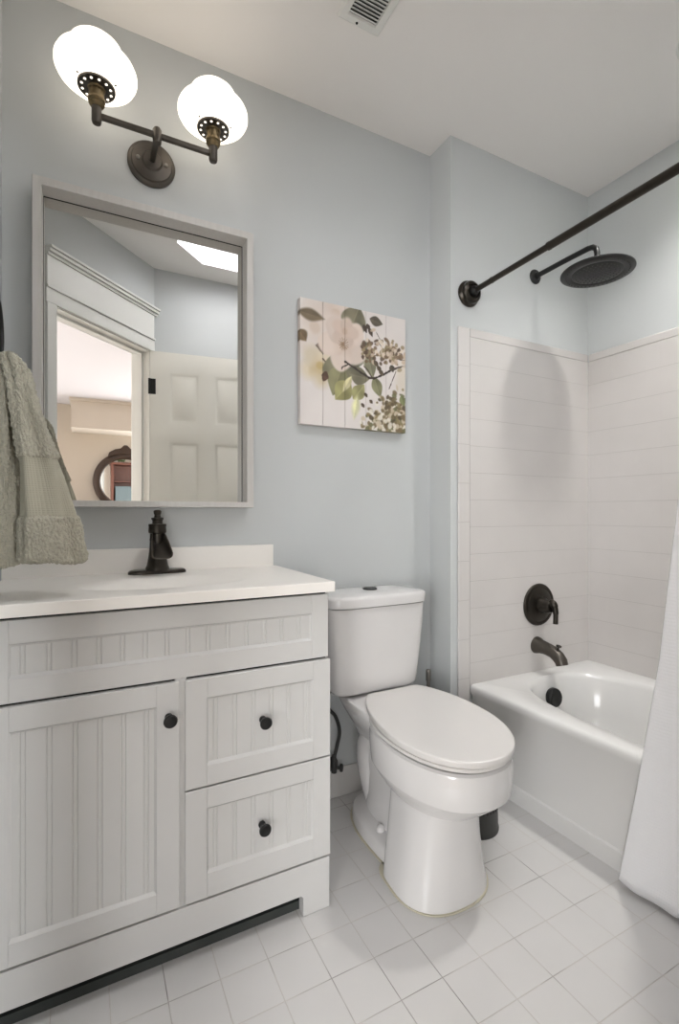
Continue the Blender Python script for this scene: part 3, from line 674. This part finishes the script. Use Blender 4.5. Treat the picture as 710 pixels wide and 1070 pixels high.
loft(bm, [rect_ring(.0, 1.382, 1.360, X1, TY0, TY1), rect_ring(.058, 1.380, 1.358, X1, TY0, TY1), rect_ring(.064, 1.388, 1.362, X1, TY0, TY1), rect_ring(.20, 1.388, 1.352, X1, TY0, TY1), rect_ring(.325, 1.388, 1.345, X1, TY0, TY1), rect_ring(.338, 1.382, 1.336, X1, TY0, TY1), rect_ring(.356, 1.382, 1.336, X1, TY0, TY1), rect_ring(RZ-.004, 1.386, 1.340, X1, TY0, TY1), rect_ring(RZ, 1.393, 1.347, X1-.0, TY0, TY1),
          bas(RZ, 1.425, 1.972, .20, 1.405, 3.2), bas(RZ-.006, 1.433, 1.965, .207, 1.398, 3.1), bas(RZ-.02, 1.440, 1.958, .214, 1.392, 3.0), bas(.22, 1.462, 1.935, .25, 1.372, 2.9), bas(.12, 1.49, 1.905, .31, 1.345, 2.8), bas(.075, 1.53, 1.865, .38, 1.30, 2.7), bas(.06, 1.59, 1.80, .5, 1.2, 2.5)], True, True)
obj('tub_shell', bm, M['tub'], t, smooth=40)
bm = BM(); lathe(bm, [(.036, 0), (.038, .004), (.037, .020), (.033, .024), (.012, .0245), (0, .0245)], (1.695, 1.381, .286), (0, -1, .15), 36); obj('overflow_cover', bm, M['black'], t)
bm = BM(); lathe(bm, [(.03, 0), (.03, .003), (.02, .005), (0, .005)], (1.69, 1.12, .060), n=24); obj('drain', bm, M['bronze'], t)

# tub and shower fittings on the tiled end wall
WF = YS-.008
t = thing('shower_valve', 'round dark bronze shower valve with lever on the white tile', 'shower valve', (1.714, WF, .650))
o_ = (1.714, WF, .650); ax = (0, -1, 0)
bm = BM(); lathe(bm, [(.089, .0005), (.090, .004), (.087, .009), (.075, .012), (.072, .011), (.06, .015), (.04, .018), (0, .018)], o_, ax, 56); obj('escutcheon', bm, M['bronze'], t)
bm = BM(); lathe(bm, [(.034, .015), (.033, .03), (.028, .04), (.026, .062), (.022, .068), (0, .069)], o_, ax, 32); obj('hub', bm, M['bronze'], t)
bm = BM(); tube(bm, spline([(1.714, WF-.055, .655), (1.717, WF-.072, .667), (1.720, WF-.080, .650), (1.721, WF-.083, .62), (1.722, WF-.082, .582)], 7), [.015]*7+[.014]*7+[.012]*7+[.010]*8, 16); obj('lever', bm, M['bronze'], t)
t = thing('tub_spout', 'dark bronze bathtub spout with diverter knob below the shower valve', 'tub spout', (1.705, WF, .475))
bm = BM(); ctr = [(1.705, WF-.0005, .478), (1.705, WF-.012, .478), (1.705, WF-.02, .477), (1.705, WF-.05, .475), (1.705, WF-.085, .468), (1.705, WF-.108, .455), (1.705, WF-.122, .440), (1.705, WF-.127, .425)]
tube(bm, ctr, [.036, .034, .029, .0265, .0255, .0255, .025, .0235], 28); obj('spout_body', bm, M['bronze2'], t, smooth=60)
bm = BM(); lathe(bm, [(.004, -.006), (.004, .014), (.011, .019), (.011, .022), (0, .0225)], (1.705, WF-.106, .479), (0, -.25, 1), 16); obj('diverter_knob', bm, M['bronze'], t)

# shower head
hx, hy, hz = 1.706, 1.188, 1.945
t = thing('rain_shower', 'round dark rain shower head on a bent arm above the bathtub', 'shower head', (1.703, YS, 2.05))
bm = BM(); lathe(bm, [(.031, .0005), (.031, .004), (.027, .009), (.016, .012), (.014, .02), (0, .02)], (1.703, YS, 2.05), (0, -1, 0), 32); obj('flange', bm, M['black'], t)
bm = BM(); tube(bm, [(1.703, YS-.005, 2.05), (1.704, 1.32, 2.052), (1.705, 1.225, 2.052), (1.705, 1.205, 2.048), (1.706, 1.192, 2.036), (1.706, 1.188, 2.018), (1.706, 1.188, hz+.02)], .0105, 18); lathe(bm, [(.014, .012), (.018, .018), (.018, .03), (.012, .04)], (hx, hy, hz), n=20); obj('arm', bm, M['black'], t, smooth=60)
bm = BM(); lathe(bm, [(0, .018), (.03, .017), (.10, .010), (.124, .007), (.127, .004), (.127, .0), (.122, -.003), (.09, -.0035), (.088, -.0025), (.085, -.0035), (0, -.0035)], (hx, hy, hz), n=64, cap0=False, cap1=False); hd = obj('rain_plate', bm, M['black'], t)
bm = BM()
for r_, c_ in ((.108, 44), (.075, 30), (.06, 24), (.045, 18), (.03, 12), (.015, 6)):
    for k in range(c_):
        a = 2*PI*k/c_; lathe(bm, [(.0028, 0), (.0022, .003), (0, .0032)], (hx+r_*math.cos(a), hy+r_*math.sin(a), hz-.0034), (0, 0, -1), 6, cap0=False)
o = obj('nozzles', bm, M['blackp'], hd); o['kind'] = 'stuff'

# curtain rod
t = thing('curtain_rod', 'dark bronze shower curtain rod running over the bathtub edge', 'curtain rod', (1.33, YS, 1.90))
rp0, rp1 = Vector((1.330, YS-.03, 1.899)), Vector((1.292, YR+.03, 1.897)); rd = (rp1-rp0).normalized()
for wy, d in ((YS, -1), (YR, 1)):
    x_ = rp0.x if d < 0 else rp1.x
    bm = BM(); lathe(bm, [(.050, .0005), (.051, .006), (.047, .012), (.043, .016), (.042, .028), (.036, .034), (.030, .036), (.030, .026), (.0, .026)], (x_, wy, 1.899), (0, d, 0), 40, cap0=False, cap1=False); obj('flange', bm, M['bronze'], t)
    bm = BM(); lathe(bm, [(0, .022), (.016, .024), (.019, .034), (.016, .046), (.010, .052)], (x_, wy, 1.899), (0, d, 0), 20); obj('ball_joint', bm, M['black'], t)
bm = BM(); tube(bm, [rp0+rd*.005, rp0+rd*.42], .0105, 20); tube(bm, [rp0+rd*.10, rp0+rd*.104], .0118, 20); obj('inner_rod', bm, M['bronze'], t)
bm = BM(); tube(bm, [rp0+rd*.36, rp1-rd*.005], .0130, 20); tube(bm, [rp0+rd*.356, rp0+rd*.363], .0137, 20); obj('outer_rod', bm, M['bronze'], t)

# shower curtain
def lerp_tab(tab, z):
    for (a, va), (b, vb) in zip(tab, tab[1:]):
        if b <= z <= a or a <= z <= b: return va+(vb-va)*(z-a)/(b-a)
    return tab[-1][1]
t = thing('shower_curtain', 'white waffle-weave shower curtain drawn aside in front of the bathtub', 'shower curtain', (1.31, .5, .0))
bm = BM(); uvl = bm.loops.layers.uv.new('UVMap')
EDGE = [(1.87, .60), (1.4, .645), (1.05, .692), (.66, .736), (.3, .797), (.02, .850)]
NU, NV = 150, 60; grid = []
for j in range(NV+1):
    z = .016+(1.868-.016)*j/NV; ye = lerp_tab(EDGE, z); fl_ = 1-(z/1.87)
    row = []
    for i in range(NU+1):
        u = i/NU; y = ye+(.17-ye)*(u**(1.0))
        amp = (.016+.010*fl_)*min(1, u*2.2+.06); uu = u**1.5; ph = 2*PI*5*uu
        x = 1.300+.014*fl_+.5*amp*(1-math.cos(ph))*1.5-.004*math.sin(3*ph+z*2)
        y2 = y+.012*fl_*math.sin(2*ph)*min(1, u*6)
        zz = z+(.012*(1-u*5)**2 if (j == 0 and u < .2) else 0)*.6
        row.append((bm.verts.new((x, y2, zz)), (u*1.5, z)))
    grid.append(row)
for j in range(NV):
    for i in range(NU):
        q = (grid[j][i], grid[j][i+1], grid[j+1][i+1], grid[j+1][i]); f = bm.faces.new([a[0] for a in q])
        for lp, a in zip(f.loops, q): lp[uvl].uv = a[1]
o = obj('fabric', bm, M['curtain'], t, smooth=80); sm = o.modifiers.new('thick', 'SOLIDIFY'); sm.thickness = .002
for k in range(7):
    y = .19+k*.065; x = rp0.x+(rp1.x-rp0.x)*(rp0.y-y)/(rp0.y-rp1.y)
    bm = BM(); tube(bm, [(x+.026*math.sin(2*PI*q/24), y, 1.885+.03*math.cos(2*PI*q/24)) for q in range(24)], .002, 8, closed=True)
    obj('curtain_ring', bm, M['bronze'], t)

# ------------------------------------------------------------------ ceiling vent
vx0, vx1, vy0, vy1 = .648, .788, .955, 1.270
t = thing('ceiling_vent', 'white rectangular air vent with slats in the bathroom ceiling', 'vent', ((vx0+vx1)/2, (vy0+vy1)/2, CEIL))
bm = BM()
def Rz(i, z): return [(vx0+i, vy0+i, z), (vx1-i, vy0+i, z), (vx1-i, vy1-i, z), (vx0+i, vy1-i, z)]
loft(bm, [Rz(0, CEIL-.0002), Rz(0, CEIL-.003), Rz(.006, CEIL-.008), Rz(.024, CEIL-.008), Rz(.026, CEIL-.001)], False, False); obj('vent_frame', bm, M['trimw'], t, smooth=20)
bm = BM(); box(bm, vx0+.02, vx1-.02, vy0+.02, vy1-.02, CEIL-.0012, CEIL-.0004); obj('duct_shade_plate', bm, M['toe'], t)  # dark sheet under the uncut ceiling, painting the shade behind the slats
y = vy0+.03
while y < vy1-.026:
    bm = BM(); m_ = Matrix.Translation((0, y, CEIL-.0055)) @ Matrix.Rotation(math.radians(35), 4, 'X'); box(bm, vx0+.025, vx1-.025, -.0062, .0062, -.0006, .0006, m_); obj('slat', bm, M['trimw'], t); y += .0105
bm = BM(); lathe(bm, [(.004, 0), (.003, .002), (0, .0025)], ((vx0+vx1)/2-.01, vy1-.012, CEIL-.008), (0, 0, -1), 12); obj('screw', bm, M['black'], t)

# ------------------------------------------------------------------ towel on its ring
ry = 1.21
t = thing('towel_ring', 'black towel ring on the left wall above the counter', 'towel ring', (XL, ry, 1.47))
bm = BM(); lathe(bm, [(.026, .0005), (.026, .005), (.020, .009), (.009, .012), (.009, .034), (.012, .036), (.012, .046), (0, .047)], (XL, ry, 1.485), (1, 0, 0), 28); obj('wall_post', bm, M['black'], t)
bm = BM(); tube(bm, [(XL+.040, ry+.075*math.sin(2*PI*q/40), 1.415+.075*math.cos(2*PI*q/40)) for q in range(40)], .0048, 12, closed=True); obj('ring', bm, M['black'], t)
t = thing('hand_towel', 'sage green terry hand towel hanging over the black ring', 'towel', (-.08, ry, .95))
def lobe(tabs, zs, name, m, parent, disp, seed=0, capb=True, capt=True, nsub=72):
    """tabs: tables over z for left x, right x, near y, far y"""
    bm = BM(); uvl = bm.loops.layers.uv.new('UVMap'); rings = []; per = 0
    for z in zs:
        xl, xr, y0, y1 = (lerp_tab(tb, z) for tb in tabs)
        r = []
        for i in range(nsub):
            a = 2*PI*i/nsub; c, s = math.cos(a), math.sin(a); e = 2.7
            x = (xl+xr)/2+(xr-xl)/2*math.copysign(abs(c)**(2/e), c); y = (y0+y1)/2+(y1-y0)/2*math.copysign(abs(s)**(2/e), s)
            wv = .004*math.sin(4*a+z*9+seed)+.003*math.sin(7*a-z*14+seed)
            r.append((x+wv*c, y+wv*s, z+.006*math.sin(2*a+seed) if (z < 1.0) else z))
        rings.append(r)
    vs = [[bm.verts.new(p) for p in r] for r in rings]
    for j, (a, b) in enumerate(zip(vs, vs[1:])):
        for i in range(nsub):
            k = (i+1) % nsub; f = bm.faces.new((a[i], a[k], b[k], b[i]))
            for lp, uv in zip(f.loops, ((i*.004, zs[j]), ((i+1)*.004, zs[j]), ((i+1)*.004, zs[j+1]), (i*.004, zs[j+1]))): lp[uvl].uv = uv
    for cap, ring in ((capb, vs[0]), (capt, vs[-1])):
        if cap:
            cpt = sum((v.co for v in ring), Vector())/nsub
            vc = bm.verts.new(cpt)
            for i in range(nsub): bm.faces.new((ring[i], ring[(i+1) % nsub], vc))
    o = obj(name, bm, m, parent, smooth=80)
    if disp:
        sb = o.modifiers.new('sub', 'SUBSURF'); sb.levels = 2; sb.render_levels = 2
        tx = bpy.data.textures.get('terry_loops') or bpy.data.textures.new('terry_loops', 'CLOUDS'); tx.noise_scale = .0042; tx.noise_depth = 1
        d = o.modifiers.new('pile', 'DISPLACE'); d.texture = tx; d.strength = .010; d.mid_level = .4; d.texture_coords = 'GLOBAL'
    return o
def sc_(tabs): return tuple([(1.04+(z-1.04)*1.07, v*1.07) for z, v in tb] for tb in tabs)
front = sc_(([(1.345, -.142), (1.325, -.140), (1.29, -.130), (1.14, -.118), (1.03, -.114), (.93, -.112)],
         [(1.345, -.122), (1.335, -.112), (1.31, -.100), (1.25, -.084), (1.143, -.048), (1.03, -.016), (.93, .004)],
         [(1.345, 1.10), (1.31, 1.09), (1.14, 1.075), (.93, 1.07)],
         [(1.345, 1.16), (1.31, 1.17), (1.14, 1.155), (.93, 1.15)]))
back = sc_(([(1.345, -.165), (1.31, -.172), (1.1, -.176), (.93, -.177)],
        [(1.345, -.130), (1.31, -.128), (1.1, -.122), (.93, -.118)],
        [(1.345, 1.12), (1.31, 1.12), (1.1, 1.13), (.93, 1.14)],
        [(1.345, 1.17), (1.31, 1.185), (1.1, 1.205), (.93, 1.21)]))
def zr(a, b, k): return [a+(b-a)*i/k for i in range(k+1)]
lobe(front, zr(1.1502, 1.3663, 16), 'terry_fold', M['terry'], t, True)
b_ = ([(z, v+.003) for z, v in front[0]], [(z, v-.004) for z, v in front[1]], [(z, v+.004) for z, v in front[2]], [(z, v-.004) for z, v in front[3]])
lobe(b_, zr(1.0293, 1.1545, 10), 'woven_band', M['dobby'], t, False)
lobe(front, zr(0.9383, 1.0346, 9), 'terry_hem', M['terry'], t, True)
lobe(back, zr(0.9277, 1.3663, 26), 'terry_fold', M['terry'], t, True, 2)

# ------------------------------------------------------------------ bedroom things seen in the mirror through the doorway
mc = Vector((.46, -3.95, 1.46))
t = thing('dresser_mirror', 'round mirror in dark carved wood frame, reflected through the doorway', 'mirror', mc)
bm = BM(); lathe(bm, [(.30, .0), (.30, .015), (.315, .03), (.345, .035), (.375, .025), (.392, .012), (.395, 0)], mc, (0, 1, 0), 56, cap0=False, cap1=False); fr = obj('frame', bm, M['walnut'], t)
bm = BM(); lathe(bm, [(.302, .006), (0, .0065)], mc, (0, 1, 0), 56, cap0=True); obj('mirror_glass', bm, M['glass'], t)
bm = BM()
prof = [(-.22, .31), (-.20, .38), (-.13, .425), (-.06, .44), (-.02, .485), (.02, .485), (.06, .44), (.13, .425), (.20, .38), (.22, .31), (.1, .36), (-.1, .36)]
loft(bm, [[(mc.x+a, mc.y+.005, mc.z+b) for a, b in prof], [(mc.x+a, mc.y+.045, mc.z+b) for a, b in prof]]); obj('crest', bm, M['walnut'], fr, bevel=.008)
t = thing('dresser', 'dark wooden dresser standing below the round carved mirror', 'dresser', (.46, -3.7, 0))
bm = BM(); box(bm, -.1, 1.02, -3.985, -3.5, .08, .98); box(bm, -.13, 1.05, -3.99, -3.47, .98, 1.02); obj('body', bm, M['walnut'], t, bevel=.006)
for a in (0, 1):
    for k in range(3):
        bm = BM(); box(bm, -.07+a*.545, .455+a*.545, -3.5, -3.485, .12+k*.285, .38+k*.285); dd = obj('drawer', bm, M['walnut'], t, bevel=.004)
        bm = BM(); lathe(bm, [(.01, 0), (.01, .012), (.018, .02), (0, .026)], (.19+a*.545, -3.485, .25+k*.285), (0, 1, 0), 14); obj('knob', bm, M['brass'], dd)
for x in (-.07, .99):
    for y in (-3.95, -3.53): bm = BM(); lathe(bm, [(.025, 0), (.035, .05), (.035, .08)], (x, y, 0), n=12); obj('leg', bm, M['walnut'], t)
mir_post = BM(); box(mir_post, mc.x-.03, mc.x+.03, -3.985, -3.955, 1.02, 1.10); obj('mirror_support', mir_post, M['walnut'], t)
t = thing('bookcase', 'red-brown open bookcase reflected in the round carved mirror', 'bookcase', (.85, -.17, 0))
bm = BM()
bx0, bx1, by0, by1 = .42, 1.28, -.34, -.006
box(bm, bx0, bx0+.05, by0, by1, 0, 2.02); box(bm, bx1-.05, bx1, by0, by1, 0, 2.02); box(bm, bx0, bx1, by1-.012, by1, 0, 2.02); box(bm, bx0-.02, bx1+.02, by0-.02, by1, 2.02, 2.07)
obj('case', bm, M['redwood'], t, bevel=.003)
for z in (.06, .5, .9, 1.25, 1.66):
    bm = BM(); box(bm, bx0+.05, bx1-.05, by0+.01, by1-.012, z, z+.022); obj('shelf', bm, M['redwood'], t)
bm = BM(); box(bm, .50, .98, -.32, -.06, 1.2725, 1.56); box(bm, .495, .985, -.325, -.055, 1.54, 1.575); tag(obj('storage_box', bm, M['teal'], bevel=.006), 'blue-grey box on a bookcase shelf, reflected in the round mirror', 'box')
t = thing('potted_ivy', 'trailing green ivy plant on top of the bookcase', 'plant', (.52, -.2, 2.0715))
bm = BM(); lathe(bm, [(0, 0), (.05, 0), (.07, .10), (.066, .10), (.048, .01), (0, .01)], (.52, -.2, 2.0715), n=24, cap0=False, cap1=False); obj('pot', bm, M['pot'], t)
bm = BM()
for k in range(130):
    a = random.uniform(0, 2*PI); r = random.uniform(.02, .2); z = max(2.115, 2.20+random.gauss(0, .05)-max(0, r-.08)*1.0)
    p = Vector((.52+r*math.cos(a)*.9, min(-.03, -.2-abs(r*math.sin(a))*.6), z)); s = random.uniform(.02, .035)
    m_ = Matrix.Translation(p) @ Matrix.Rotation(random.uniform(0, 6.28), 4, 'Z') @ Matrix.Rotation(random.uniform(.2, 1.3), 4, 'X')
    pts = [(0, -s, 0), (s*.8, -.3*s, .15*s), (s*.45, .3*s, .05*s), (0, s, -.1*s), (-s*.45, .3*s, .05*s), (-s*.8, -.3*s, .15*s)]
    bm.faces.new([bm.verts.new(m_ @ Vector(q)) for q in pts])
o = obj('foliage', bm, M['leaf'], t); o.modifiers.new('thick', 'SOLIDIFY').thickness = .001
bm = BM()
for k in range(7):
    a = k*.9; tube(bm, spline([(.52, -.2, 2.10), (.52+.05*math.cos(a), -.2+.04*math.sin(a), 2.2), (.52+.13*math.cos(a), min(-.03, -.2-.1*abs(math.sin(a))), 2.16)], 5), .003, 6)
obj('stems', bm, M['leaf'], t)
